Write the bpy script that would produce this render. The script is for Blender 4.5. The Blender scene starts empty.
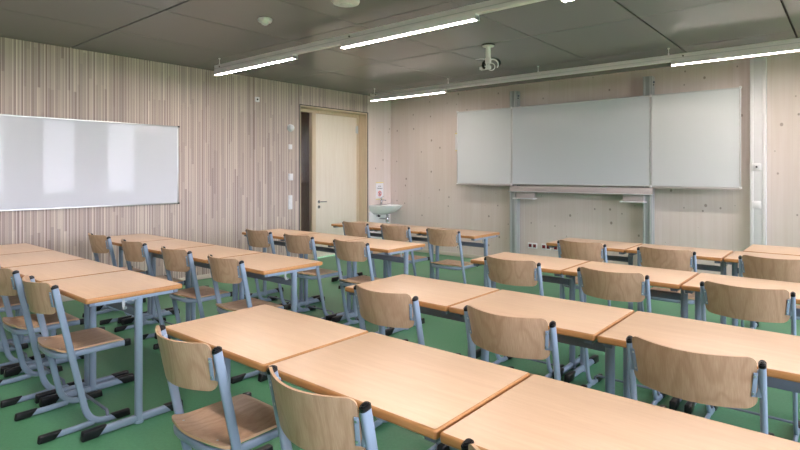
import bpy, bmesh, math, random
from mathutils import Vector, Matrix
random.seed(7)
sc = bpy.context.scene
C = sc.collection
PI = math.pi

# ------------------------------------------------------------------ view
sc.view_settings.view_transform = 'Standard'
sc.view_settings.look = 'None'
sc.view_settings.gamma = 1
sc.view_settings.exposure = 0.82
sc.view_settings.use_curve_mapping = False

EYE = 1.395
cam = bpy.data.cameras.new('camera')
co = bpy.data.objects.new('camera', cam); C.objects.link(co)
co.location = (0, 0, EYE)
co.rotation_euler = (PI/2, 0, 0.6996)
cam.sensor_width = 36; cam.lens = 36*540.1/800
cam.shift_y = -51.6/800
cam.clip_start = .02
sc.camera = co

# ------------------------------------------------------------------ materials
def srgb(r, g, b):
    f = lambda c: (c/255/12.92) if c/255 <= .04045 else ((c/255+.055)/1.055)**2.4
    return (f(r), f(g), f(b), 1)

def mat(name, col, rough=.5, metal=0, spec=.5, coat=0):
    m = bpy.data.materials.new(name); m.use_nodes = True
    b = m.node_tree.nodes['Principled BSDF']
    b.inputs['Base Color'].default_value = col
    b.inputs['Roughness'].default_value = rough
    b.inputs['Metallic'].default_value = metal
    b.inputs['Specular IOR Level'].default_value = spec
    if coat:
        b.inputs['Coat Weight'].default_value = coat
        b.inputs['Coat Roughness'].default_value = .08
    return m

class N:
    """tiny node helper"""
    def __init__(s, m):
        s.t = m.node_tree; s.b = s.t.nodes['Principled BSDF']
        s.tc = s.t.nodes.new('ShaderNodeTexCoord')
    def n(s, typ, **kw):
        x = s.t.nodes.new(typ)
        for k, v in kw.items():
            if k.startswith('i_'):
                x.inputs[int(k[2:])].default_value = v
            else: setattr(x, k, v)
        return x
    def l(s, a, b): s.t.links.new(a, b)
    def math(s, op, a, b=0.0, c=None):
        x = s.t.nodes.new('ShaderNodeMath'); x.operation = op
        for i, v in enumerate((a, b) if c is None else (a, b, c)):
            if isinstance(v, (int, float)): x.inputs[i].default_value = v
            else: s.l(v, x.inputs[i])
        return x.outputs[0]
    def mapping(s, vec, scale=(1,1,1), loc=(0,0,0)):
        x = s.t.nodes.new('ShaderNodeMapping'); s.l(vec, x.inputs[0])
        x.inputs['Scale'].default_value = scale; x.inputs['Location'].default_value = loc
        return x.outputs[0]
    def noise(s, vec, scale=5, detail=4, rough=.5, dist=0):
        x = s.t.nodes.new('ShaderNodeTexNoise'); s.l(vec, x.inputs['Vector'])
        x.inputs['Scale'].default_value = scale; x.inputs['Detail'].default_value = detail
        x.inputs['Roughness'].default_value = rough; x.inputs['Distortion'].default_value = dist
        return x.outputs[0]
    def ramp(s, fac, stops, interp='LINEAR'):
        x = s.t.nodes.new('ShaderNodeValToRGB'); s.l(fac, x.inputs[0])
        r = x.color_ramp; r.interpolation = interp
        while len(r.elements) < len(stops): r.elements.new(.5)
        for e, (p, c) in zip(r.elements, stops): e.position = p; e.color = c
        return x.outputs[0]
    def mix(s, fac, a, b, blend='MIX'):
        x = s.t.nodes.new('ShaderNodeMix'); x.data_type = 'RGBA'; x.blend_type = blend
        if isinstance(fac, (int, float)): x.inputs[0].default_value = fac
        else: s.l(fac, x.inputs[0])
        for i, v in ((6, a), (7, b)):
            if isinstance(v, tuple): x.inputs[i].default_value = v
            else: s.l(v, x.inputs[i])
        return x.outputs[2]
    def bump(s, h, strength=.1, dist=.002):
        x = s.t.nodes.new('ShaderNodeBump'); s.l(h, x.inputs['Height'])
        x.inputs['Strength'].default_value = strength; x.inputs['Distance'].default_value = dist
        s.l(x.outputs[0], s.b.inputs['Normal'])

def wood(name, c1, c2, c3, scale=(1,1,1), rough=.4, grain=18, spec=.4, contrast=.5):
    """fine streaked wood; scale squeezes the noise across the grain"""
    m = mat(name, c1, rough, spec=spec); k = N(m)
    oi = k.n('ShaderNodeObjectInfo')
    add = k.n('ShaderNodeVectorMath', operation='MULTIPLY_ADD')
    k.l(k.tc.outputs['Object'], add.inputs[0]); add.inputs[1].default_value = (1,1,1)
    cmb = k.n('ShaderNodeCombineXYZ')
    r = k.math('MULTIPLY', oi.outputs['Random'], 37.0)
    for i in range(3): k.l(r, cmb.inputs[i])
    k.l(cmb.outputs[0], add.inputs[2])
    v = k.mapping(add.outputs[0], scale)
    n1 = k.noise(v, grain, 5, .6, .3)
    n2 = k.noise(k.mapping(add.outputs[0], tuple(s*.25 for s in scale)), grain, 2, .5, .6)
    col = k.ramp(n1, [(.3, c1), (.7, c2)])
    f = k.ramp(n2, [(.42, (0,0,0,1)), (.72, (1,1,1,1))])
    col = k.mix(k.math('MULTIPLY', f, contrast), col, c3)
    k.l(col, k.b.inputs['Base Color'])
    return m

M = {}
M['top'] = wood('table_laminate', srgb(230,199,167), srgb(222,189,156), srgb(214,179,145), (.5,6,6), .32, 14, .4, .35)
M['edge'] = wood('table_edge_beech', srgb(192,142,92), srgb(178,126,76), srgb(162,110,64), (1,8,8), .35, 20, .4, .4)
M['paint'] = mat('blue_grey_paint', srgb(138,156,177), .32, spec=.5)
M['beam'] = mat('slate_and_shaded_paint', srgb(112,124,142), .4)  # slate fittings; on table crossbars, blue-grey paint darkened for shade under the top
M['black'] = mat('black_plastic', srgb(15,16,20), .3)
M['hook'] = mat('satin_steel', srgb(150,160,162), .5, .2)
M['chrome'] = mat('chrome', (.55,.56,.58,1), .2, 1)
M['alu'] = mat('brushed_aluminium', (.62,.65,.66,1), .32, 1)
M['column'] = mat('anodised_aluminium', srgb(176,181,184), .4, .25)
M['alu_white'] = mat('silver_lacquer', srgb(205,208,210), .3, .3)
M['white'] = mat('white_plastic', srgb(236,236,238), .35)
M['grey_white'] = mat('grey_white_enamel', srgb(225,226,229), .35)
M['ceramic'] = mat('white_ceramic', srgb(242,246,246), .12, coat=.5)
M['dark'] = mat('dark_trim', srgb(52,54,58), .5)
M['beige'] = mat('beige_grey_lacquer', srgb(190,182,180), .4)
M['red'] = mat('dark_red_socket', srgb(116,24,40), .4)
M['yellow'] = mat('yellow_tape', srgb(236,222,96), .6)
M['paper'] = mat('white_paper', srgb(236,236,240), .6)
M['ink'] = mat('black_ink', srgb(40,40,46), .6)
M['signred'] = mat('red_ink', srgb(206,62,62), .6)

def ply():
    m = mat('beech_plywood', srgb(196,160,122), .38, spec=.45); k = N(m)
    oi = k.n('ShaderNodeObjectInfo')
    cmb = k.n('ShaderNodeCombineXYZ')
    r = k.math('MULTIPLY', oi.outputs['Random'], 23.0)
    for i in range(3): k.l(r, cmb.inputs[i])
    add = k.n('ShaderNodeVectorMath', operation='ADD')
    k.l(k.tc.outputs['Object'], add.inputs[0]); k.l(cmb.outputs[0], add.inputs[1])
    # growth rings: bands along x bent by slow noise
    warp = k.noise(k.mapping(add.outputs[0], (2.2, .8, .9)), 3.0, 2, .5, .4)
    sx = k.n('ShaderNodeSeparateXYZ'); k.l(add.outputs[0], sx.inputs[0])
    ph = k.math('ADD', k.math('MULTIPLY', sx.outputs[0], 60.0), k.math('MULTIPLY', warp, 46.0))
    w = k.math('ADD', k.math('MULTIPLY', k.math('SINE', ph), .5), .5)
    w = k.math('POWER', w, 3.0)
    fine = k.noise(k.mapping(add.outputs[0], (30, 4, 2)), 12, 3)
    base = k.ramp(fine, [(.3, srgb(196,166,138)), (.7, srgb(182,150,122))])
    col = k.mix(k.math('MULTIPLY', w, .30), base, srgb(150,116,86))
    k.l(col, k.b.inputs['Base Color'])
    return m
M['ply'] = ply()
M['ply_edge'] = mat('plywood_edge', srgb(204,168,134), .5)

def clt(name, c1, c2, cboard):
    """white-washed spruce boards with knots; coordinates x across the boards, z along them"""
    m = mat(name, c1, .55, spec=.3); k = N(m)
    s = k.n('ShaderNodeSeparateXYZ'); k.l(k.tc.outputs['Object'], s.inputs[0])
    u = k.math('ADD', s.outputs[0], s.outputs[1])
    bw = .195
    idx = k.math('FLOOR', k.math('DIVIDE', u, bw))
    wn = k.n('ShaderNodeTexWhiteNoise', noise_dimensions='1D'); k.l(idx, wn.inputs['W'])
    cmb = k.n('ShaderNodeCombineXYZ'); k.l(u, cmb.inputs[0]); k.l(k.math('MULTIPLY', wn.outputs[0], 9.0), cmb.inputs[1]); k.l(s.outputs[2], cmb.inputs[2])
    g = k.noise(k.mapping(cmb.outputs[0], (7, 1, .3)), 3, 4, .5, .8)
    col = k.ramp(g, [(.3, c1), (.7, c2)])
    big = k.noise(k.mapping(cmb.outputs[0], (1, 1, .4)), 1.6, 2)
    col = k.mix(k.math('MULTIPLY', big, .30), col, cboard)
    col = k.mix(k.math('MULTIPLY', wn.outputs[0], .30), col, cboard)
    fr = k.math('FRACT', k.math('DIVIDE', u, bw))
    line = k.math('LESS_THAN', fr, .018)
    col = k.mix(k.math('MULTIPLY', line, .16), col, srgb(150,130,105))
    cv = k.n('ShaderNodeCombineXYZ'); k.l(u, cv.inputs[0]); k.l(s.outputs[2], cv.inputs[1])
    vo = k.n('ShaderNodeTexVoronoi', voronoi_dimensions='2D'); vo.inputs['Scale'].default_value = 5.2
    k.l(k.mapping(cv.outputs[0], (1, .8, 1)), vo.inputs['Vector'])
    sc_ = k.n('ShaderNodeSeparateColor'); k.l(vo.outputs['Color'], sc_.inputs[0])
    size = k.math('MULTIPLY', k.math('MULTIPLY_ADD', sc_.outputs[0], 1.0, -.42), .16)
    kn = k.math('SUBTRACT', size, vo.outputs['Distance'])
    f = k.ramp(k.math('MULTIPLY_ADD', kn, 20.0, .4), [(.2, (0,0,0,1)), (.9, (1,1,1,1))])
    col = k.mix(k.math('MULTIPLY', f, .6), col, srgb(112,90,72))
    k.l(col, k.b.inputs['Base Color'])
    return m
M['clt'] = clt('whitewashed_spruce', srgb(231,222,219), srgb(223,212,207), srgb(211,196,185))
M['reveal'] = wood('reveal_spruce', srgb(218,202,176), srgb(208,190,162), srgb(198,178,150), (6,6,.5), .5, 10)
M['leaf'] = wood('door_veneer', srgb(236,228,214), srgb(230,221,205), srgb(224,213,195), (9,9,.5), .4, 10)

def slats():
    m = mat('striped_stave_cladding', srgb(190,170,150), .55, spec=.3); k = N(m)
    s = k.n('ShaderNodeSeparateXYZ'); k.l(k.tc.outputs['Object'], s.inputs[0])
    y = s.outputs[1]; z = s.outputs[2]
    w = .0315
    i1 = k.math('FLOOR', k.math('DIVIDE', y, w))
    wn = k.n('ShaderNodeTexWhiteNoise', noise_dimensions='1D'); k.l(i1, wn.inputs['W'])
    ln = k.math('MULTIPLY_ADD', wn.outputs[0], .9, .45)
    j = k.math('FLOOR', k.math('ADD', k.math('DIVIDE', z, ln), k.math('MULTIPLY', wn.outputs[0], 7.3)))
    cv = k.n('ShaderNodeCombineXYZ'); k.l(i1, cv.inputs[0]); k.l(j, cv.inputs[1])
    w2 = k.n('ShaderNodeTexWhiteNoise', noise_dimensions='2D'); k.l(cv.outputs[0], w2.inputs['Vector'])
    col = k.ramp(w2.outputs[0], [(0, srgb(166,150,146)), (.22, srgb(188,172,165)), (.5, srgb(202,187,177)), (.75, srgb(180,165,160)), (1, srgb(216,203,192))])
    # thin pale and dark joints of uneven width
    fr = k.math('FRACT', k.math('DIVIDE', y, w))
    wn3 = k.n('ShaderNodeTexWhiteNoise', noise_dimensions='1D'); k.l(k.math('ADD', i1, 91.5), wn3.inputs['W'])
    pale = k.math('LESS_THAN', fr, k.math('MULTIPLY', wn3.outputs[0], .42))
    col = k.mix(k.math('MULTIPLY', pale, .62), col, srgb(244,233,222))
    dk = k.math('GREATER_THAN', fr, k.math('MULTIPLY_ADD', wn3.outputs[0], -.22, .98))
    col = k.mix(k.math('MULTIPLY', dk, .62), col, srgb(116,92,86))
    g = k.noise(k.mapping(k.tc.outputs['Object'], (1, 60, 2)), 4, 3)
    col = k.mix(k.math('MULTIPLY', g, .16), col, srgb(150,130,120))
    k.l(col, k.b.inputs['Base Color'])
    k.bump(k.math('ADD', pale, k.math('MULTIPLY', dk, -1)), .35, .002)
    return m
M['slats'] = slats()

def floor_mat():
    m = mat('green_linoleum', srgb(70,136,92), .38, spec=.4); k = N(m)
    n = k.noise(k.tc.outputs['Object'], 60, 6, .7)
    n2 = k.noise(k.tc.outputs['Object'], 2.0, 3, .5)
    col = k.ramp(n, [(.3, srgb(80,142,104)), (.7, srgb(96,156,118))])
    col = k.mix(k.math('MULTIPLY', n2, .3), col, srgb(70,136,98))
    k.l(col, k.b.inputs['Base Color'])
    k.bump(n, .05, .001)
    return m
M['floor'] = floor_mat()
M['ceil'] = mat('grey_metal_panel', srgb(122,124,123), .27, 0, .5)
M['gap'] = mat('dark_joint', srgb(22,22,24), .8)
M['board'] = mat('enamel_whiteboard', srgb(215,220,224), .13, spec=.4)
M['board3'] = mat('enamel_centre_panel', srgb(206,213,220), .13, spec=.45)
M['board2'] = mat('gloss_whiteboard', srgb(214,218,226), .03, spec=.12)
M['hall'] = wood('hall_spruce', srgb(150,116,88), srgb(140,106,80), srgb(126,92,68), (5,5,.5), .6, 8)
M['hall_low'] = wood('hall_cabinet', srgb(128,92,66), srgb(118,84,60), srgb(104,72,50), (5,5,.5), .6, 8)
M['lawn'] = mat('lawn_green', srgb(92,128,62), .9)
M['base'] = mat('pale_skirting', srgb(214,206,194), .5)

def emis(name, col, s):
    m = bpy.data.materials.new(name); m.use_nodes = True
    b = m.node_tree.nodes['Principled BSDF']
    b.inputs['Base Color'].default_value = (.8,.8,.8,1)
    b.inputs['Emission Color'].default_value = col
    b.inputs['Emission Strength'].default_value = s
    return m
LAMP = 56.0
M['lamp'] = emis('lit_diffuser', (1, .86, .79, 1), LAMP)
def glass():
    m = bpy.data.materials.new('window_glass'); m.use_nodes = True
    t = m.node_tree; t.nodes.clear()
    o = t.nodes.new('ShaderNodeOutputMaterial'); mx = t.nodes.new('ShaderNodeMixShader')
    a = t.nodes.new('ShaderNodeBsdfTransparent'); g = t.nodes.new('ShaderNodeBsdfGlossy'); g.inputs['Roughness'].default_value = .02
    fr = t.nodes.new('ShaderNodeFresnel'); fr.inputs[0].default_value = 1.45
    a.inputs[0].default_value = (.97,.96,.97,1)
    t.links.new(fr.outputs[0], mx.inputs[0]); t.links.new(a.outputs[0], mx.inputs[1]); t.links.new(g.outputs[0], mx.inputs[2])
    t.links.new(mx.outputs[0], o.inputs[0])
    return m
M['glass'] = glass()

# ------------------------------------------------------------------ mesh helpers
def wedge(mb, x, hw, ya, yb, h, slant, m):
    """foot cap whose inner end is cut slanting; ya = outer end, yb = inner end at the floor"""
    b = bmesh.new(); d = 1 if yb > ya else -1
    pts = [(ya, 0), (yb-d*slant, 0), (yb, h), (ya+d*.006, h)]
    L = [b.verts.new((x-hw, y, z)) for y, z in pts]; R_ = [b.verts.new((x+hw, y, z)) for y, z in pts]
    b.faces.new(L); b.faces.new(R_[::-1])
    for i in range(4): b.faces.new((L[i], R_[i], R_[(i+1)%4], L[(i+1)%4]))
    bmesh.ops.recalc_face_normals(b, faces=b.faces[:])
    bmesh.ops.bevel(b, geom=b.edges[:], offset=min(.008, hw*.6), segments=3, affect='EDGES', profile=.5)
    mb.merge(b, m, None, True); return mb
class MB:
    def __init__(s): s.bm = bmesh.new(); s.mats = []
    def mi(s, m):
        if m not in s.mats: s.mats.append(m)
        return s.mats.index(m)
    def box(s, x0, x1, y0, y1, z0, z1, m, bev=0, seg=2, mtx=None):
        b = bmesh.new()
        bmesh.ops.create_cube(b, size=1)
        for v in b.verts:
            v.co = Vector(((x0+x1)/2+v.co.x*(x1-x0), (y0+y1)/2+v.co.y*(y1-y0), (z0+z1)/2+v.co.z*(z1-z0)))
        if bev: bmesh.ops.bevel(b, geom=b.edges[:], offset=bev, segments=seg, affect='EDGES', profile=.5)
        return s.merge(b, m, mtx, smooth=bool(bev))
    def merge(s, b, m, mtx=None, smooth=False):
        i = s.mi(m)
        vs = {v: s.bm.verts.new(mtx @ v.co if mtx else v.co) for v in b.verts}
        for f in b.faces:
            try: nf = s.bm.faces.new([vs[v] for v in f.verts])
            except ValueError: continue
            nf.material_index = i; nf.smooth = smooth
        b.free(); return s
    def cyl(s, p0, p1, r, m, n=20, r2=None, smooth=True, bev=0):
        p0, p1 = Vector(p0), Vector(p1); d = p1-p0
        b = bmesh.new()
        bmesh.ops.create_cone(b, cap_ends=True, segments=n, radius1=r, radius2=r if r2 is None else r2, depth=d.length)
        if bev:
            es = [e for e in b.edges if len(e.link_faces) == 2 and any(len(f.verts) == n for f in e.link_faces)]
            bmesh.ops.bevel(b, geom=es, offset=bev, segments=2, affect='EDGES', profile=.5)
        mt = Matrix.Translation((p0+p1)/2) @ d.to_track_quat('Z', 'Y').to_matrix().to_4x4()
        return s.merge(b, m, mt, smooth)
    def sweep(s, pts, a, b_, m, up=(1,0,0), n=16, closed=False, power=2.6):
        """oval section: b_ = half-size along 'up', a = half-size across it"""
        pts = [Vector(p) for p in pts]; up = Vector(up); i = s.mi(m); rings = []
        K = len(pts)
        for j, p in enumerate(pts):
            t = (pts[min(j+1, K-1)]-pts[max(j-1, 0)]).normalized()
            side = t.cross(up).normalized(); u2 = side.cross(t).normalized()
            ring = []
            for q in range(n):
                an = 2*PI*q/n; c, sn = math.cos(an), math.sin(an)
                c = math.copysign(abs(c)**(2/power), c); sn = math.copysign(abs(sn)**(2/power), sn)
                ring.append(s.bm.verts.new(p+side*c*a+u2*sn*b_))
            rings.append(ring)
        for r0, r1 in zip(rings, rings[1:]):
            for q in range(n):
                f = s.bm.faces.new((r0[q], r0[(q+1)%n], r1[(q+1)%n], r1[q])); f.material_index = i; f.smooth = True
        for r, rev in ((rings[0], True), (rings[-1], False)):
            f = s.bm.faces.new(r if not rev else r[::-1]); f.material_index = i
        return s
    def lathe(s, prof, m, n=32, loc=(0,0,0), mtx=None):
        b = bmesh.new(); rings = []
        for r, z in prof:
            rings.append([b.verts.new((r*math.cos(2*PI*q/n), r*math.sin(2*PI*q/n), z)) for q in range(n)])
        for r0, r1 in zip(rings, rings[1:]):
            for q in range(n): b.faces.new((r0[q], r0[(q+1)%n], r1[(q+1)%n], r1[q]))
        b.faces.new(rings[0][::-1]); b.faces.new(rings[-1])
        mt = Matrix.Translation(loc)
        if mtx: mt = mt @ mtx
        return s.merge(b, m, mt, True)
    def build(s, name, parent=None, loc=None):
        bmesh.ops.recalc_face_normals(s.bm, faces=s.bm.faces[:])
        me = bpy.data.meshes.new(name); s.bm.to_mesh(me); s.bm.free()
        for m in s.mats: me.materials.append(m)
        o = bpy.data.objects.new(name, me); C.objects.link(o)
        if parent: o.parent = parent
        if loc: o.location = loc
        if any(p.use_smooth for p in me.polygons):
            me.set_sharp_from_angle(angle=math.radians(42))
        return o

def tag(o, label, cat, group=None):
    o['label'] = label; o['category'] = cat
    if group: o['group'] = group
    return o
def empty(name, loc=(0,0,0), rz=0):
    o = bpy.data.objects.new(name, None); C.objects.link(o)
    o.location = loc; o.rotation_euler = (0,0,rz); o.empty_display_size = .1
    return o
def struct(o): o['kind'] = 'structure'; return o
def copy_tree(o, parent=None):
    c = o.copy(); C.objects.link(c)
    if parent: c.parent = parent
    for ch in list(o.children): copy_tree(ch, c)
    return c
def arc(c, r, a0, a1, n=8):
    return [(c[0]+r*math.cos(a0+(a1-a0)*i/n), c[1]+r*math.sin(a0+(a1-a0)*i/n)) for i in range(n+1)]

# ------------------------------------------------------------------ room
WX, FY, CZ = -6.585, 7.563, 2.77
RX, BY = 1.95, -1.9
NY0, NY1, NZ = 5.414, 6.933, 2.458       # door niche
DX = -6.785                              # door plane

struct(MB().box(WX-.2, RX+.3, BY-.2, FY+.2, -.12, 0, M['floor']).build('floor'))
# ceiling panels with open joints over a dark void
mb = MB(); mb.box(WX-.2, RX+.3, BY-.2, FY+.2, CZ+.03, CZ+.1, M['gap'])
xs = [WX-.02, -6.46, -5.46, -4.465, -3.5, -2.485, -1.46, -.445, .57, RX+.02]
ys = [BY-.02, -.64, .78, 2.205, 3.565, 4.985, 6.44, FY+.02]
wide_x = {-1.46, -.445}; wide_y = {2.205}
for i in range(len(xs)-1):
    for j in range(len(ys)-1):
        g = lambda v, w: .0085 if v in w else .0042
        mb.box(xs[i]+g(xs[i], wide_x), xs[i+1]-g(xs[i+1], wide_x), ys[j]+g(ys[j], wide_y), ys[j+1]-g(ys[j+1], wide_y), CZ, CZ+.02, M['ceil'])
struct(mb.build('ceiling'))

struct(MB().box(WX-.2, RX+.3, FY, FY+.2, 0, CZ+.1, M['clt']).build('wall_front'))
struct(MB().box(WX-.2, RX+.3, BY-.2, BY, 0, CZ+.1, M['clt']).build('wall_back'))
mb = MB()
mb.box(DX, WX, BY, NY0, 0, CZ+.02, M['slats'])
mb.box(DX, WX, NY0, NY1, NZ, CZ+.02, M['slats'])
struct(mb.build('wall_left'))
mb = MB()
mb.box(DX-.06, WX-.004, NY1, FY, 0, CZ+.02, M['clt'])
struct(mb.build('wall_corner'))
# right wall with windows
mb = MB(); wins = [(-1.0, -.2), (.55, 1.35), (2.0, 2.85), (3.35, 4.15), (4.8, 5.6), (6.15, 6.95)]
wins = [(-1.2, -.4), (.0, .8), (1.45, 2.25), (2.95, 3.75), (4.45, 5.25), (5.95, 6.75)]
z0, z1 = .82, 2.76
y = BY
for a, b in wins:
    mb.box(RX, RX+.3, y, a, 0, CZ+.02, M['clt'])
    mb.box(RX, RX+.3, a, b, 0, z0, M['clt']); mb.box(RX, RX+.3, a, b, z1, CZ+.02, M['clt'])
    y = b
mb.box(RX, RX+.3, y, FY, 0, CZ+.02, M['clt'])
struct(mb.build('wall_right'))
for i, (a, b) in enumerate(wins):
    w = MB()
    for (p, q, r, s_) in ((a, a+.05, z0, z1), (b-.05, b, z0, z1), (a, b, z0, z0+.05), (a, b, z1-.05, z1)):
        w.box(RX+.12, RX+.18, p, q, r, s_, M['grey_white'])
    o = struct(w.build('window_%d' % (i+1)))
    MB().box(RX+.146, RX+.154, a+.05, b-.05, z0+.05, z1-.05, M['glass']).build('pane', o)
# skirtings
struct(MB().box(WX, WX+.012, BY, NY0-.012, 0, .06, M['base'], .003).build('baseboard_left'))
struct(MB().box(WX+.012, RX, FY-.012, FY, 0, .06, M['base'], .003).build('baseboard_front'))
# niche lining and dark edge trim
mb = MB()
mb.box(DX, WX-.004, NY1-.02, NY1, 0, NZ, M['reveal'])
mb.box(DX, WX-.004, NY0, NY0+.02, 0, NZ, M['reveal'])
mb.box(DX, WX-.004, NY0+.02, NY1-.02, NZ-.02, NZ, M['reveal'])
struct(mb.build('trim_1'))
mb = MB()
mb.box(WX-.004, WX+.006, NY0-.012, NY0, 0, NZ+.012, M['dark'])
mb.box(WX-.004, WX+.006, NY1, NY1+.012, 0, NZ+.012, M['dark'])
mb.box(WX-.004, WX+.006, NY0, NY1, NZ, NZ+.012, M['dark'])
struct(mb.build('trim_2'))
# door frame, sidelight and leaf
ML0, ML1 = 5.828, 5.906; LF1 = 6.868
dr = empty('door_1', (DX, 6.4, 0)); struct(dr)
def dpart(mb, name, par): 
    o = mb.build(name); o.parent = par; o.matrix_parent_inverse = Matrix.Translation(-Vector(par.location)) ; return o
mb = MB(); F0, F1 = DX-.07, DX+.006
mb.box(F0, F1, NY0+.02, NY0+.06, 0, NZ-.02, M['reveal'], .002)
mb.box(F0, F1, ML0, ML1, 0, NZ-.07, M['reveal'], .002)
mb.box(F0, F1, LF1, NY1-.02, 0, NZ-.02, M['reveal'], .002)
mb.box(F0, F1, NY0+.06, LF1, NZ-.07, NZ-.02, M['reveal'], .002)
mb.box(F0, F1, NY0+.06, ML0, 0, .08, M['reveal'], .002)
fr = dpart(mb, 'door_frame', dr)
leaf = dpart(MB().box(DX-.045, DX-.002, ML1+.003, LF1-.003, .008, NZ-.074, M['leaf'], .002), 'door_leaf', dr)
mb = MB()
hy, hz = ML1+.07, .925
mb.cyl((DX-.002, hy, hz), (DX+.008, hy, hz), .026, M['chrome'], bev=.002)
mb.cyl((DX+.006, hy, hz), (DX+.052, hy, hz), .0095, M['chrome'])
mb.sweep([(DX+.048, hy-.008, hz), (DX+.052, hy+.02, hz), (DX+.050, hy+.125, hz)], .009, .009, M['chrome'], up=(0,0,1), n=12)
dpart(mb, 'door_handle', dr)
mb = MB()
mb.cyl((DX-.002, hy, hz-.085), (DX+.008, hy, hz-.085), .026, M['chrome'], bev=.002)
mb.cyl((DX+.008, hy, hz-.085), (DX+.014, hy, hz-.085), .009, M['dark'])
dpart(mb, 'lock', dr)
for hz_ in (2.17, .25):
    mb = MB(); mb.cyl((DX+.012, LF1, hz_-.07), (DX+.012, LF1, hz_+.07), .011, M['alu'], bev=.002)
    mb.box(DX, DX+.006, LF1-.03, LF1+.03, hz_-.06, hz_+.06, M['alu'], .001)
    dpart(mb, 'hinge', dr)
struct(MB().box(DX-.035, DX-.025, NY0+.058, ML0+.002, .078, NZ-.068, M['glass']).build('window_7'))
# corridor behind the sidelight
mb = MB(); hx = -8.3
mb.box(hx-.1, hx, 4.2, 8.6, 0, 2.6, M['hall'])
mb.box(hx, DX-.07, 4.1, 4.2, 0, 2.6, M['hall'])
mb.box(hx, DX-.07, 8.6, 8.7, 0, 2.6, M['hall'])
mb.box(hx-.1, DX-.06, 4.1, 8.7, -.1, 0, M['floor'])
mb.box(hx-.1, DX-.06, 4.1, 8.7, 2.6, 2.7, M['hall'])
mb.box(hx, hx+.35, 4.2, 8.6, 0, 1.22, M['hall_low'])
mb.box(DX-.07, DX, 4.1, NY0, 0, 2.6, M['hall'])
mb.box(DX-.07, DX-.061, NY1, 8.7, 0, 2.6, M['hall'])
mb.box(DX-.07, DX, NY0, NY1, NZ, 2.6, M['hall'])
struct(mb.build('wall_corridor'))
struct(MB().box(-7.7, -7.5, 4.6, 5.6, 2.58, 2.6, emis('corridor_fill_glow', (1,.9,.8,1), 9.0)).build('ceiling_added_fill'))  # unseen glowing slab added to brighten the corridor
struct(MB().box(RX+.3, 60, -50, 60, -.9, -.8, M['lawn']).build('ground'))

# ------------------------------------------------------------------ lamps
def luminaire_trunk(y, x0, x1, lit, label, wires):
    r = empty('strip_light', (x0, y, CZ)); tag(r, label, 'ceiling light', 'suspended strip lights')
    mb = MB(); L = x1-x0; hw = .029
    z1, z0 = -.082, -.156
    mb.box(0, L, -hw, hw, z0, z1, M['white'], .003)
    mb.box(0, L, -hw-.0025, -hw, z0+.028, z0+.034, M['alu'])
    mb.build('trunking', r)
    for a, b in lit:
        a -= x0; b -= x0
        h = MB(); h.box(a, b, -hw-.002, hw+.002, z0-.038, z0+.012, M['white'], .002)
        h.box(a, a+.008, -hw-.003, hw+.003, z0-.045, z0-.015, M['white']); h.box(b-.008, b, -hw-.003, hw+.003, z0-.045, z0-.015, M['white'])
        hb = h.build('housing', r)
        MB().box(a+.008, b-.008, -hw*.72, hw*.72, z0-.041, z0-.0375, M['lamp'], .001).build('diffuser', hb)
        d = MB(); d.cyl((a+.12, -hw-.006, z0+.045), (a+.12, -hw, z0+.045), .008, M['dark']); d.build('latch', hb)
    for x in wires:
        w = MB(); w.cyl((x-x0, 0, z1-.002), (x-x0, 0, -.001), .0035, M['white'], 8)
        w.cyl((x-x0, 0, -.012), (x-x0, 0, 0), .012, M['white'], 12); w.cyl((x-x0, 0, z1), (x-x0, 0, z1+.02), .008, M['white'], 10)
        w.build('hanger', r)
    return r
luminaire_trunk(3.545, -5.87, 1.5, [(-5.87, -4.385), (-3.69, -2.21), (-1.53, .0), (.65, 1.5)],
    'suspended white strip light crossing the ceiling nearest the camera, in front of the smoke detector', [-5.80, 1.4])
luminaire_trunk(6.43, -6.02, 1.5, [(-6.02, -4.54), (-1.53, 1.4)],
    'suspended white strip light along the front wall above the board', [-5.95, -4.5, -3.1, -1.56, .3])
luminaire_trunk(.66, -5.87, 1.5, [(-5.87, -4.385), (-3.75, -2.23), (-1.51, .0), (.65, 1.5)],
    'suspended strip light over the rear of the room, behind the view', [-5.80, -3.9, -2.0, -.1, 1.4])

# ------------------------------------------------------------------ ceiling fittings
r = empty('presence_detector', (-4.01, 2.90, CZ)); tag(r, 'small white faceted detector on the ceiling panel, left of the larger round one', 'detector')
mb = MB(); mb.lathe([(.062, 0), (.066, -.012), (.06, -.03), (.03, -.034)], M['white'], 8); mb.build('housing', r)
MB().lathe([(.034, -.03), (.034, -.042), (.024, -.054), (.008, -.06)], M['white'], 24).build('lens', r)
r = empty('smoke_detector', (-3.07, 2.985, CZ)); tag(r, 'large round white ceiling detector cut by the top edge of the photo', 'detector')
MB().lathe([(.108, 0), (.111, -.016), (.104, -.034), (.07, -.044)], M['white'], 40).build('housing', r)
MB().lathe([(.05, -.044), (.048, -.052), (.02, -.056)], M['grey_white'], 32).build('sensor_cap', r)

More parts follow.
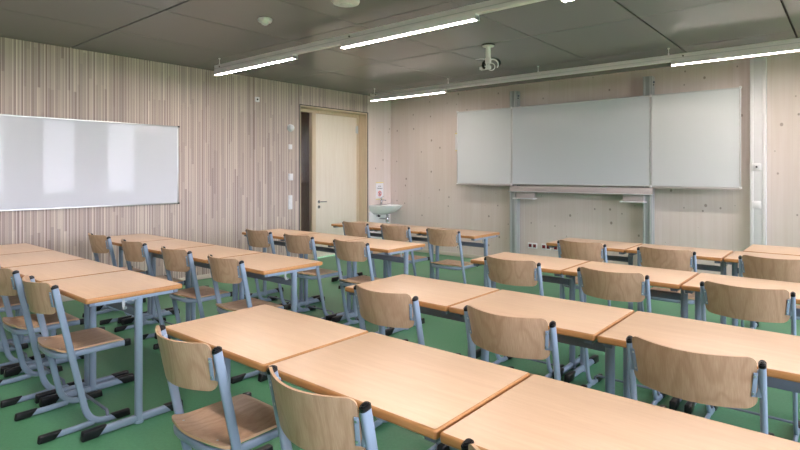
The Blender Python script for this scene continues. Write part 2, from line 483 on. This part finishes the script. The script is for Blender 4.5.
PX, PY = -3.0, 5.03
r = empty('projector_mount', (PX, PY, CZ)); tag(r, 'white ceiling mount with looped cables and round clamp, hanging above the board', 'projector mount')
MB().lathe([(.070, 0), (.072, -.003), (.072, -.010), (.060, -.012)], M['black'], 32).build('gasket_ring', r)
mb = MB(); mb.lathe([(.062, -.008), (.066, -.010), (.062, -.018), (.03, -.024)], M['white'], 32); mb.build('ceiling_plate', r)
MB().lathe([(.028, -.02), (.026, -.03), (.026, -.135), (.032, -.14), (.032, -.15), (.02, -.152)], M['white'], 24).build('pole', r)
mb = MB(); mb.box(-.03, .03, -.02, .02, -.20, -.145, M['white'], .008)
mb.box(-.10, .03, -.025, .02, -.262, -.222, M['white'], .010)
mb.box(-.02, .02, -.012, .012, -.235, -.18, M['alu_white'], .003)
mb.build('bracket', r)
def torus_pts(c, R, ax, n=28, a0=0, a1=2*PI):
    ax = Vector(ax).normalized(); q = ax.to_track_quat('Z', 'Y')
    return [Vector(c)+q @ Vector((R*math.cos(a0+(a1-a0)*i/n), R*math.sin(a0+(a1-a0)*i/n), 0)) for i in range(n+1)]
MB().sweep(torus_pts((.045,.01,-.215), .062, (.5,-.8,.25), a0=-.6, a1=3.9), .007, .009, M['white'], up=(.5,-.8,.25), n=10).build('cable_loop', r)
MB().sweep(torus_pts((.02,.03,-.205), .088, (.3,-.7,.6), a0=-.3, a1=3.9), .016, .010, M['black'], up=(.3,-.6,.9), n=10).build('clamp_ring', r)
MB().sweep(torus_pts((.055,-.03,-.245), .038, (.6,-.8,0)), .005, .005, M['grey_white'], up=(.6,-.8,0), n=8).build('cable_loop', r)
MB().sweep([(0,-.02,-.155), (-.06,-.05,-.15), (-.13,-.04,-.146)], .003, .003, M['white'], up=(0,0,1), n=8).build('antenna', r)

# ------------------------------------------------------------------ left whiteboard
WB0, WB1, WZ0, WZ1 = .44, 3.435, 1.012, 1.992
r = empty('whiteboard', (WX, (WB0+WB1)/2, WZ0)); tag(r, 'wide glossy whiteboard on the striped wooden left wall', 'whiteboard')
hw = (WB1-WB0)/2; H = WZ1-WZ0
MB().box(.0, .018, -hw+.006, hw-.006, .006, H-.006, M['board2']).build('writing_surface', r)
mb = MB()
for a in ((-hw, hw, 0, .014), (-hw, hw, H-.014, H), (-hw, -hw+.014, 0, H), (hw-.014, hw, 0, H)):
    mb.box(0, .024, a[0], a[1], a[2], a[3], M['alu'], .002)
mb.build('frame', r)
for sy in (-1, 1):
    for z in (0, H):
        MB().box(-.0, .027, sy*hw-.014, sy*hw+.014, z-.014 if z else -.004, z+.004 if z else .014, M['black'], .003).build('corner_cap', r)

# ------------------------------------------------------------------ devices on the left wall
def plate(name, y, z, w, h, label, cat, extra=None, d=.012, rows=1):
    r = empty(name, (WX, y, z)); tag(r, label, cat)
    MB().box(0, d, -w/2, w/2, -h/2, h/2, M['white'], .003).build('cover_plate', r)
    for i in range(rows):
        c = (-(rows-1)/2+i)*h/rows
        MB().box(d-.002, d+.005, -w/2+.011, w/2-.011, c-h/rows/2+.011, c+h/rows/2-.011, M['white'], .002).build('rocker' if not extra else extra, r)
    return r
r = empty('wall_sounder', (WX, 5.222, 2.087)); tag(r, 'round grey sounder on the striped wall beside the door, above the switches', 'alarm sounder')
rot = Matrix.Rotation(PI/2, 4, 'Y')
MB().lathe([(.052, 0), (.052, .02), (.047, .045), (.03, .058), (.01, .06)], M['grey_white'], 32, mtx=rot).build('dome', r)
MB().lathe([(.058, 0), (.058, .012), (.05, .013)], M['alu_white'], 32, mtx=rot).build('base_ring', r)
plate('blank_plate', 5.222, 1.80, .068, .075, 'small pale square plate on the striped wall just below the round sounder', 'wall plate')
plate('thermostat', 5.222, 1.34, .082, .105, 'white room controller box in the middle of the column of wall fittings', 'thermostat', 'dial_cover', .024)
plate('light_switch', 5.222, .955, .075, .215, 'tall white triple switch plate, lowest fitting beside the door', 'light switch', rows=3)
r = empty('sensor_plate', (WX, 4.626, 2.46)); tag(r, 'small white square plate with dark centre high on the striped wall', 'sensor')
MB().box(0, .012, -.036, .036, -.036, .036, M['white'], .003).build('cover_plate', r)
MB().lathe([(.014, .011), (.012, .018), (.004, .02)], M['dark'], 16, mtx=rot).build('sensor_eye', r)

# ------------------------------------------------------------------ sink corner
SY = 7.235
r = empty('wash_basin', (WX, SY, .832)); tag(r, 'white wall-hung ceramic wash basin in the corner by the door', 'sink')
def basin():
    b = bmesh.new(); n = 40; rings = []
    def outline(k, depth, half, yoff=0):
        pts = []
        for q in range(n+1):
            a = -PI/2+PI*q/n
            x = depth*max(math.cos(a), 0)**.72 if k else depth
            pts.append((x, half*math.copysign(abs(math.sin(a))**.8, math.sin(a))))
        return pts
    # outside from bottom to rim then inside
    prof = [(.13, .10, -.172), (.22, .17, -.165), (.33, .232, -.125), (.425, .265, -.06), (.475, .275, -.006), (.475, .276, 0), (.46, .262, .002), (.405, .238, -.012), (.35, .20, -.08), (.24, .12, -.115), (.08, .05, -.12)]
    for i, (dp, hf, z) in enumerate(prof):
        off = 0 if i < 6 else (.02 if i == 6 else .09)
        ring = [b.verts.new((max(x, 0)*(1 if i < 6 else (dp-off)/dp)+off, y_, z)) for x, y_ in outline(1, dp, hf)]
        rings.append(ring)
    for r0, r1 in zip(rings, rings[1:]):
        L = len(r0)
        for q in range(L): 
            b.faces.new((r0[q], r0[(q+1)%L], r1[(q+1)%L], r1[q]))
    b.faces.new(rings[0][::-1]); b.faces.new(rings[-1])
    return b
mb = MB(); mb.merge(basin(), M['ceramic'], None, True); mb.build('bowl', r)
mb = MB(); mb.box(0, .02, -.27, .27, -.62, -.12, M['white'], .002); mb.build('splash_panel', r)
t = empty('basin_tap', (WX+.055, SY+.0, .832)); tag(t, 'small chrome mixer tap standing on the wash basin', 'tap')
mb = MB(); mb.cyl((0,0,0), (0,0,.10), .018, M['chrome'], bev=.003); mb.sweep([(0,0,.07), (.05,0,.085), (.11,0,.078)], .011, .012, M['chrome'], up=(0,1,0), n=12); mb.build('body', t)
mb = MB(); mb.cyl((0,0,.10), (0,0,.125), .017, M['chrome'], bev=.004); mb.sweep([(0,0,.118), (.03,0,.14), (.055,0,.148)], .004, .007, M['chrome'], up=(0,1,0), n=10); mb.build('lever', t)
mb = MB()
mb.cyl((.20,0,-.17), (.20,0,-.23), .022, M['chrome']); mb.cyl((.20,0,-.22), (.20,0,-.30), .034, M['chrome'], bev=.006)
mb.cyl((.20,0,-.25), (0,0,-.25), .014, M['chrome'])
mb.build('trap', r)
mb = MB(); mb.cyl((.02,-.08,-.20), (.06,-.08,-.20), .016, M['chrome']); mb.cyl((.055,-.08,-.215), (.055,-.08,-.165), .010, M['chrome']); mb.cyl((.055,-.08,-.2), (.09,-.08,-.2), .018, M['dark'])
mb.build('angle_valve', r)
mb = MB(); mb.cyl((.20,.0,-.30), (.20,.0,-.60), .017, M['white']); mb.build('drain_pipe', r)

# sign over the basin
SGY = (7.154+7.352)/2
r = empty('notice_sign', (WX-.004, SGY, .925)); tag(r, 'white notice with yellow edges and red no-drinking-water symbol above the basin', 'sign')
MB().box(0, .004, -.099, .099, 0, .308, M['paper']).build('panel', r)
for z in (0, .296): MB().box(.003, .0055, -.099, .099, z, z+.012, M['yellow']).build('edge_tape', r)
def text(s, size, loc, rot, m, parent, name='lettering', ext=.0006):
    cu = bpy.data.curves.new(name, 'FONT'); cu.body = s; cu.size = size; cu.extrude = ext; cu.align_x = 'CENTER'; cu.align_y = 'CENTER'
    o = bpy.data.objects.new(name, cu); C.objects.link(o)
    dg = bpy.context.evaluated_depsgraph_get(); me = bpy.data.meshes.new_from_object(o.evaluated_get(dg))
    bpy.data.objects.remove(o); me.name = name
    o = bpy.data.objects.new(name, me); C.objects.link(o); me.materials.clear(); me.materials.append(m)
    o.parent = parent; o.location = loc; o.rotation_euler = rot
    return o
RL = (PI/2, 0, PI/2)
text('Kein', .038, (.005, 0, .237), RL, M['ink'], r)
text('Trinkwasser', .030, (.005, 0, .200), RL, M['ink'], r)
mb = MB(); mb.sweep(torus_pts((.005, 0, .105), .042, (1,0,0), 36), .007, .0012, M['signred'], up=(1,0,0), n=8)
mb.box(-.0008, .0008, -.042, .042, -.0065, .0065, M['signred'], mtx=Matrix.Translation((.0055, 0, .105)) @ Matrix.Rotation(-PI/4, 4, 'X'))
mb.build('prohibition_ring', r)
mb = MB(); mb.box(.004, .0052, -.014, .014, .078, .112, M['ink']); mb.box(.004, .0052, -.018, .022, .116, .124, M['ink']); mb.box(.004, .0052, .014, .022, .108, .122, M['ink']); mb.build('cup_symbol', r)
# notice half hidden behind the board
r = empty('wall_notice', (-5.04, FY, 1.77)); tag(r, 'narrow edge of a white notice on the front wall, half behind the left board wing', 'sign')
MB().box(-.105, .105, -.006, 0, 0, .30, M['paper']).build('panel', r)
for z in (0, .288): MB().box(-.105, .105, -.0075, -.005, z, z+.012, M['yellow']).build('edge_tape', r)

# ------------------------------------------------------------------ pylon board
BYF = FY-.185                                     # front plane of the board
k_ = BYF/7.413
bx = lambda x: x*k_
bz = lambda z: EYE+(z-EYE)*k_
r = empty('school_board', (bx(-3.0), FY, 0)); tag(r, 'three-part white enamel school board on two aluminium columns at the front wall', 'board')
bx0 = bx(-3.0)
X = [bx(-5.012)-bx0, bx(-4.007)-bx0, bx(-2.008)-bx0, bx(-1.018)-bx0]
Z0, Z1 = bz(1.203)+.022, bz(2.405); yf = BYF-FY
def panel(name, a, b):
    o = MB().box(a+.008, b-.008, yf, yf+.026, Z0+.008, Z1-.008, M['board3'] if name == 'centre_panel' else M['board']).build(name, r)
    mb = MB()
    for q in ((a+.002, b-.002, Z0, Z0+.016), (a+.002, b-.002, Z1-.014, Z1), (a+.002, a+.016, Z0, Z1), (b-.016, b-.002, Z0, Z1)):
        mb.box(q[0], q[1], yf-.006, yf+.03, q[2], q[3], M['alu_white'], .003)
    mb.build('frame', o)
    return o
w1 = panel('board_wing', X[0], X[1]); ctr = panel('centre_panel', X[1], X[2]); w2 = panel('board_wing', X[2], X[3])
for w, a, b in ((w1, X[0], X[1]), (w2, X[2], X[3])):
    mb = MB(); mb.box(a+.01, b-.01, yf-.018, yf+.02, Z0-.022, Z0-.002, M['beige'], .004)
    mb.build('lower_rail', w)
for x in (X[1], X[2]):
    for z in (Z0-.004, Z1-.012):
        mb = MB(); mb.cyl((x, yf-.012, z-.012), (x, yf-.012, z+.018), .013, M['white'], 14, bev=.003); mb.build('hinge', r)
for x, sx in ((X[0]+.006, -1), (X[3]-.006, 1)):
    for z in (Z0, Z1):
        MB().box(x-.012, x+.012, yf-.010, yf+.032, z-.012, z+.012, M['white'], .004).build('corner_cap', r)
# chalk shelf and side shelves
mb = MB(); mb.box(X[1]-.02, X[2]+.02, yf-.02, yf+.04, Z0-.10, Z0-.018, M['beige'], .003)
mb.box(X[1]-.03, X[2]+.03, yf-.075, yf+.04, Z0-.108, Z0-.096, M['alu_white'], .004)
mb.build('shelf', r)
for a, b in ((bx(-3.965)-bx0, bx(-3.615)-bx0), (bx(-2.39)-bx0, bx(-2.075)-bx0)):
    mb = MB(); mb.box(a+.03, b-.03, yf, yf+.06, Z0-.20, Z0-.108, M['beige'], .003)
    mb.box(a, b, yf-.05, yf+.06, Z0-.212, Z0-.198, M['white'], .005)
    mb.box(a, a+.03, yf-.055, yf+.0, Z0-.217, Z0-.195, M['white'], .005); mb.box(b-.03, b, yf-.055, yf+.0, Z0-.217, Z0-.195, M['white'], .005)
    mb.build('side_tray', r)
# columns
for a, b in ((-4.055, -3.945), (-2.115, -2.005)):
    c0, c1 = a-bx0, b-bx0
    mb = MB()
    mb.box(c0, c1, -.13, 0, 0, 2.655, M['column'], .003)
    mb.box(c0+.006, c0+.03, -.138, -.128, 0, 2.655, M['alu_white'], .002); mb.box(c1-.03, c1-.006, -.138, -.128, 0, 2.655, M['alu_white'], .002)
    mb.box(c1-.002, c1+.008, -.125, -.10, 0, 2.655, M['alu_white'], .002); mb.box(c1-.002, c1+.008, -.055, -.03, 0, 2.655, M['alu_white'], .002)
    mb.build('column', r)
    mb = MB(); mb.cyl((c1-.002, -.08, 2.58), (c1+.022, -.08, 2.58), .012, M['beam']); mb.cyl((c1-.002, -.08, 2.545), (c1+.015, -.08, 2.545), .008, M['dark'])
    mb.build('pulley_bolt', r)
# ------------------------------------------------------------------ cable duct with switches
r = empty('cable_duct', (-.860, FY, 0)); tag(r, 'white vertical cable duct on the front wall right of the board', 'cable duct')
mb = MB(); mb.box(-.08, .08, -.07, 0, 0, 2.742, M['grey_white'], .002)
mb.build('channel', r)
mb = MB(); mb.box(-.078, -.044, -.076, -.068, 0, 2.742, M['white'], .002); mb.box(.044, .078, -.076, -.068, 0, 2.742, M['white'], .002)
mb.build('cover_edge', r)
for z, hole, lab in ((1.47, True, 'white socket with a dark round centre, upper fitting on the cable duct'), (1.03, False, 'plain white rocker switch, lower fitting on the cable duct')):
    s_ = empty('duct_socket' if hole else 'duct_switch', (-.872, FY-.07, z)); tag(s_, lab, 'socket' if hole else 'light switch')
    MB().box(-.042, .042, -.016, 0, -.042, .042, M['white'], .004).build('cover_plate', s_)
    MB().box(-.028, .028, -.019, -.014, -.028, .028, M['grey_white'] if hole else M['white'], .002).build('insert' if hole else 'rocker', s_)
    if hole:
        MB().cyl((0, -.022, 0), (0, -.017, 0), .011, M['dark']).build('jack', s_)
# red wall sockets
for i, (x, lab) in enumerate(((-3.735, 'double wall socket with dark red inserts, left one beneath the board'),
                              (-3.515, 'double wall socket with dark red inserts, middle one beneath the board'),
                              (-3.33, 'wall socket at the left corner of the farthest right-hand table, mostly hidden'))):
    s_ = empty('wall_socket', (x, FY, .30)); tag(s_, lab, 'socket', 'sockets low on the front wall')
    MB().box(-.075, .075, -.012, 0, -.042, .042, M['white'], .003).build('cover_plate', s_)
    for dx in (-.036, .036):
        MB().box(dx-.024, dx+.024, -.015, -.010, -.024, .024, M['red'], .002).build('insert', s_)

# ------------------------------------------------------------------ tables
TT = .743
def make_table(W, D, label, group, name='school_table'):
    r = empty(name); tag(r, label, 'table', group)
    b = bmesh.new(); bmesh.ops.create_cube(b, size=1)
    for v in b.verts: v.co = Vector((W/2+v.co.x*W, D/2+v.co.y*D, TT-.0135+v.co.z*.027))
    ve = [e for e in b.edges if abs(e.verts[0].co.z-e.verts[1].co.z) > .01]
    bmesh.ops.bevel(b, geom=ve, offset=.012, segments=3, affect='EDGES', profile=.5)
    he = [e for e in b.edges if abs(e.verts[0].co.z-e.verts[1].co.z) < .001 and len(e.link_faces) == 2 and any(abs(f.normal.z) > .9 for f in e.link_faces)]
    bmesh.ops.bevel(b, geom=he, offset=.007, segments=3, affect='EDGES', profile=.5)
    mb = MB(); mb.merge(b, M['edge'], None, True); ti = mb.mi(M['top'])
    mb.bm.normal_update()
    for f in mb.bm.faces:
        if f.normal.z > .95 and f.calc_area() > .05: f.material_index = ti; f.smooth = False
    mb.build('tabletop', r)
    zc = TT-.027
    for sx in (0, 1):
        cx = .036 if sx == 0 else W-.036
        yc = D*.5+.02
        lg = MB()
        lg.cyl((cx, yc, .012), (cx, yc, zc-.012), .021, M['paint'], 24)
        lg.cyl((cx, yc, .0), (cx, yc, .014), .026, M['paint'], 24, bev=.002)
        lg.sweep([(cx, .035, .026), (cx, D-.03, .026)], .022, .015, M['paint'], up=(1,0,0), n=16)
        lg.box(cx-.016, cx+.016, .035, D-.035, zc-.022, zc-.0005, M['paint'], .003)
        lo = lg.build('leg', r)
        for a, bb in ((-.012, .115), (D+.015, D-.10)):
            wedge(MB(), cx, .0190, a, bb, .052, .045, M['black']).build('rubber_foot', lo)
        for a in (.022, D-.05):
            MB().box(cx-.019, cx+.019, a, a+.028, zc-.020, zc-.0005, M['beam'], .003).build('end_plug', lo)
    MB().box(.045, W-.045, D*.5+.008, D*.5+.032, zc-.122, zc-.078, M['beam'], .003).build('crossbar', r)
    hk = MB(); hx_ = W-.022
    hk.box(hx_-.008, hx_+.008, D*.35, D*.35+.022, zc-.006, zc-.0005, M['hook'])
    hk.sweep([(hx_, D*.35+.011, zc-.004), (hx_+.004, D*.35+.011, zc-.05), (hx_+.012, D*.35+.011, zc-.062), (hx_+.024, D*.35+.011, zc-.058), (hx_+.028, D*.35+.011, zc-.045)], .002, .008, M['hook'], up=(0,1,0), n=10)
    hk.build('bag_hook', r)
    return r
PW, GAP = .718, .0085
rows_t = [
 # x of right edge, near y, count, side, row phrase
 ('right', 'nearest', -2.255, 1.105, 3), ('right', 'second', -2.246, 2.17, 3), ('right', 'third', -2.228, 3.468, 3), ('right', 'farthest', -2.225, 4.775, 3),
 ('left', 'nearest', -5.945, 1.092, 4), ('left', 'second', -5.92, 2.165, 4), ('left', 'third', -5.209, 3.455, 3), ('left', 'farthest', -5.174, 4.76, 3)]
def ordinal(i, n, side):
    if i == 0: return 'leftmost'
    if i == n-1: return 'rightmost'
    if n == 3: return 'middle'
    return 'second from left' if i == 1 else 'third from left'
proto = None
for side, rw, x0, y0, n in rows_t:
    for i in range(n):
        lab = '%s table of the %s row in the %s-hand block, pale beech top' % (ordinal(i, n, side), rw, side)
        if proto is None: proto = make_table(PW, .527, lab, 'beech school tables'); t = proto
        else: t = copy_tree(proto)
        jit = random.uniform(-.003, .003) if i else 0
        t.location = (x0+i*(PW+GAP+(.004 if n == 4 else 0)), y0+jit, 0)
        t['label'] = lab; t['group'] = 'school tables of the %s-hand block' % side
dk = make_table(1.30, .565, 'larger beech teacher desk at the right edge, behind the farthest table row', None, 'teacher_desk')
dk.location = (-.722, 5.335, 0); dk['category'] = 'desk'

# ------------------------------------------------------------------ chairs
def lean(z): return (.795-z)*.212
def make_chair():
    r = empty('school_chair'); tag(r, 'x', 'chair', 'x')
    P = .20
    for sx in (-1, 1):
        x = sx*P
        # post, bend and front runner in one bent oval tube
        path = [(x, lean(z), z) for z in (.79, .6, .45, .3, .17, .12)]
        y1, z1 = lean(.12), .12
        # quadratic bend into the runner
        c = (y1+.024, .017); e = (y1+.115, .019)
        for i in range(1, 10):
            t = i/9; a = (1-t)**2; b = 2*t*(1-t); d = t*t
            path.append((x, a*y1+b*c[0]+d*e[0], a*z1+b*c[1]+d*e[1]))
        path.append((x, .355, .019))
        mb = MB(); mb.sweep(path, .0175, .0105, M['paint'], up=(1,0,0), n=16)
        mb.sweep([(x, -.055, .019), (x, .10, .019), (x, .19, .024)], .016, .0105, M['paint'], up=(1,0,0), n=16)
        sf = mb.build('side_frame', r)
        wedge(MB(), x, .0145, -.08, .035, .041, .035, M['black']).build('rubber_foot', sf)
        wedge(MB(), x, .0145, .385, .275, .041, .035, M['black']).build('rubber_foot', sf)
        cp = MB(); cp.sweep([(x, lean(.7895), .7895), (x, lean(.796), .796), (x, lean(.800), .800)], .0180, .0110, M['black'], n=16)
        cp.sweep([(x, lean(.799), .799), (x, lean(.804), .804)], .014, .0085, M['black'], n=16)
        cp.sweep([(x, lean(.803), .803), (x, lean(.807), .807)], .009, .0055, M['black'], n=16)
        cp.build('post_cap', sf)
    # seat frame: U tube open to the front
    zf = .417; X1 = .1835
    pts = [(-X1, .372, zf), (-X1, .25, zf), (-X1, .12, zf)]
    for i in range(0, 13):
        a = PI+PI*i/12
        ca, sa = math.cos(a), math.sin(a)
        pts.append((X1*math.copysign(abs(ca)**.55, ca), .10+.085*math.copysign(abs(sa)**.8, sa), zf))
    pts += [(X1, .12, zf), (X1, .25, zf), (X1, .372, zf)]
    mb = MB(); mb.sweep(pts, .009, .0155, M['paint'], up=(0,0,1), n=14); uf = mb.build('seat_frame', r)
    for sx in (-1, 1):
        MB().box(sx*X1-.0135, sx*X1+.0135, .358, .392, zf-.019, zf+.019, M['black'], .006, 3).build('end_cap', uf)
    # seat shell
    n = 24; m = 16; b = bmesh.new(); top = []; th = .0105
    def half(v):      # half width along depth v 0..1 (rear..front)
        y = -.005+v*.385
        w = .176 if y > .085 else .176+.018*min(1, (.085-y)/.03)
        e = max(0, 1-v/.16); w *= (1-e**2.6*.45)
        f = max(0, (v-.90)/.10); w *= (1-f**2.5*.08)
        return y, w
    def zz(u, v):
        y = -.005+v*.385
        z = .4335+.010
        z += .016*max(0, 1-v/.25)**1.6
        z -= .006*math.sin(PI*min(1, v/.75))*(1-u*u)
        z -= .020*max(0, (v-.86)/.14)**2
        return z
    vs = [0, .008, .02, .04, .07, .1, .14, .2, .28, .36, .45, .55, .65, .74, .82, .88, .92, .955, .98, 1]
    for sgn in (0, 1):
        g = []
        for v in vs:
            y, w = half(v); rowv = []
            for q in range(m+1):
                u = -1+2*q/m
                rb = .014*(u*u)*max(0, 1-v/.2)
                rowv.append(b.verts.new((u*w, y+rb, zz(u, v)-sgn*th)))
            g.append(rowv)
        top.append(g)
    A, B = top; R_ = len(vs)
    for i in range(R_-1):
        for q in range(m):
            b.faces.new((A[i][q], A[i][q+1], A[i+1][q+1], A[i+1][q])); b.faces.new((B[i][q], B[i+1][q], B[i+1][q+1], B[i][q+1]))
    loop = [(0, q) for q in range(m)]+[(i, m) for i in range(R_-1)]+[(R_-1, q) for q in range(m, 0, -1)]+[(i, 0) for i in range(R_-1, 0, -1)]
    edgef = []
    for (i, q), (i2, q2) in zip(loop, loop[1:]+loop[:1]):
        edgef.append(b.faces.new((A[i][q], B[i][q], B[i2][q2], A[i2][q2])))
    st = MB(); st.mi(M['ply']); i2_ = st.mi(M['ply_edge'])
    ek = {tuple(round(c, 5) for c in f.calc_center_median()) for f in edgef}
    st.merge(b, M['ply'], None, True)
    for f in st.bm.faces:
        if tuple(round(c, 5) for c in f.calc_center_median()) in ek: f.material_index = i2_
    for sx in (-.13, .13):
        for yy in (.05,):
            pass
    so = st.build('seat', r)
    mb = MB()
    for sx, yy in ((-.12, .05), (.12, .05)):
        mb.cyl((sx, yy, zz(sx/.18, .14)-.002), (sx, yy, zz(sx/.18, .14)+.0012), .0045, M['alu'], 12)
    mb.build('screws', so)
    # backrest
    b = bmesh.new(); BW = .187; nb = 24; zt, zb = .821, .648; mz = 22
    def by(u): return -.016-.066*(1-abs(u)**1.9)
    G = []
    for sgn in (0, 1):
        g = []
        for j in range(mz+1):
            v = .5-.5*math.cos(PI*j/mz); row = []
            for q in range(nb+1):
                u = -1+2*q/nb
                # rounded corners: shrink the width near top and bottom
                rt, rbm = .022, .034
                zq = zt-(zt-zb)*(1-v)
                shrink = 0
                if zt-zq < rt: shrink = rt-math.sqrt(max(0, rt*rt-(rt-(zt-zq))**2))
                if zq-zb < rbm: shrink = max(shrink, (rbm-math.sqrt(max(0, rbm*rbm-(rbm-(zq-zb))**2))))
                uu = u*(BW-shrink)/BW
                yy = by(uu)
                slope = .148*uu*.9/.181
                nx, ny = -slope*0, 1
                off = sgn*.0095
                z_ = zq-.004*(1-uu*uu)
                row.append(b.verts.new((uu*BW+off*(-uu*.55), yy+lean(z_)+off*(1-.25*uu*uu), z_)))
            g.append(row)
        G.append(g)
    A, B = G; ef = []
    for j in range(mz):
        for q in range(nb):
            b.faces.new((A[j][q], A[j][q+1], A[j+1][q+1], A[j+1][q])); b.faces.new((B[j][q], B[j+1][q], B[j+1][q+1], B[j][q+1]))
    loop = [(0, q) for q in range(nb)]+[(j, nb) for j in range(mz)]+[(mz, q) for q in range(nb, 0, -1)]+[(j, 0) for j in range(mz, 0, -1)]
    for (i, q), (i2, q2) in zip(loop, loop[1:]+loop[:1]): ef.append(b.faces.new((A[i][q], B[i][q], B[i2][q2], A[i2][q2])))
    ek = {tuple(round(c, 5) for c in f.calc_center_median()) for f in ef}
    st = MB(); st.mi(M['ply']); i2_ = st.mi(M['ply_edge']); st.merge(b, M['ply'], None, True)
    for f in st.bm.faces:
        if tuple(round(c, 5) for c in f.calc_center_median()) in ek: f.material_index = i2_
    bo = st.build('backrest', r)
    for sx in (-1, 1):
        mb = MB()
        zc = .730; y0 = lean(zc)
        # plate lying on the rear of the plywood, turned with its curve
        ang = math.atan(.066*1.9/.187*.88)*sx
        mt = Matrix.Translation((sx*.1805, y0+by(.97)-.0035, zc)) @ Matrix.Rotation(ang, 4, 'Z') @ Matrix.Rotation(math.atan(.212), 4, 'X')
        mb.box(-.0068, .0068, -.0015, .0015, -.042, .042, M['paint'], .001, mtx=mt)
        for z in (-.03, .03):
            mb.cyl(mt @ Vector((-sx*.002, -.0035, z)), mt @ Vector((-sx*.002, 0, z)), .004, M['alu'], 12)
        mb.box(min(sx*.181, sx*.196), max(sx*.181, sx*.196), y0-.012, y0+.006, zc-.042, zc+.042, M['paint'], .002)
        mb.build('backrest_bracket', r)
    mb = MB(); mb.sweep([(-P, .262, .030), (-P+.004, .262, .052), (-P+.016, .262, .0625), (-.1, .262, .0625), (.1, .262, .0625), (P-.016, .262, .0625), (P-.004, .262, .052), (P, .262, .030)], .0062, .009, M['beam'], up=(0,1,0), n=12)
    mb.build('crossbar', r)
    return r
chairs = [
 ('right', 'nearest', 1.000, [-1.852, -1.160, -.452]), ('right', 'second', 2.030, [-1.807, -1.117, -.421]),
 ('right', 'third', 3.300, [-1.787, -1.115, -.433]), ('right', 'farthest', 4.52, [-1.783, -1.117, -.425]),
 ('left', 'nearest', 1.005, [-4.86, -4.085, -3.415]), ('left', 'second', 2.095, [-5.512, -4.768, -4.045, -3.36]),
 ('left', 'third', 3.305, [-4.687, -4.038, -3.340]), ('left', 'farthest', 4.585, [-4.56, -3.929, -3.277])]
proto = None
for side, rw, y0, xs_ in chairs:
    for i, x in enumerate(xs_):
        c = make_chair() if proto is None else copy_tree(proto)
        if proto is None: proto = c
        c.location = (x, y0+random.uniform(-.006, .006), 0)
        c.rotation_euler.z = random.uniform(-.02, .02) if rw not in ('third', 'farthest') else 0
        c['label'] = '%s chair of the %s row in the %s-hand block, beech with blue-grey frame' % (ordinal(i, len(xs_), side), rw, side)
        c['group'] = 'school chairs of the %s-hand block' % side

# ------------------------------------------------------------------ daylight
w = bpy.data.worlds.new('sky'); sc.world = w; w.use_nodes = True
bg = w.node_tree.nodes['Background']
bg.inputs[0].default_value = (.86, .88, 1.0, 1); bg.inputs[1].default_value = 13.8
for i, (a, b) in enumerate(wins):
    l = bpy.data.lights.new('window_portal', 'AREA'); l.shape = 'RECTANGLE'; l.size = z1-z0; l.size_y = b-a
    l.cycles.is_portal = True
    o = bpy.data.objects.new('window_portal', l); C.objects.link(o)
    o.location = (RX+.29, (a+b)/2, (z0+z1)/2); o.rotation_euler = (0, PI/2, 0)
sc.cycles.max_bounces = 8; sc.cycles.diffuse_bounces = 5; sc.cycles.glossy_bounces = 4
sc.cycles.use_denoising = True
sc.cycles.sample_clamp_indirect = 6
sc.cycles.caustics_reflective = False; sc.cycles.caustics_refractive = False
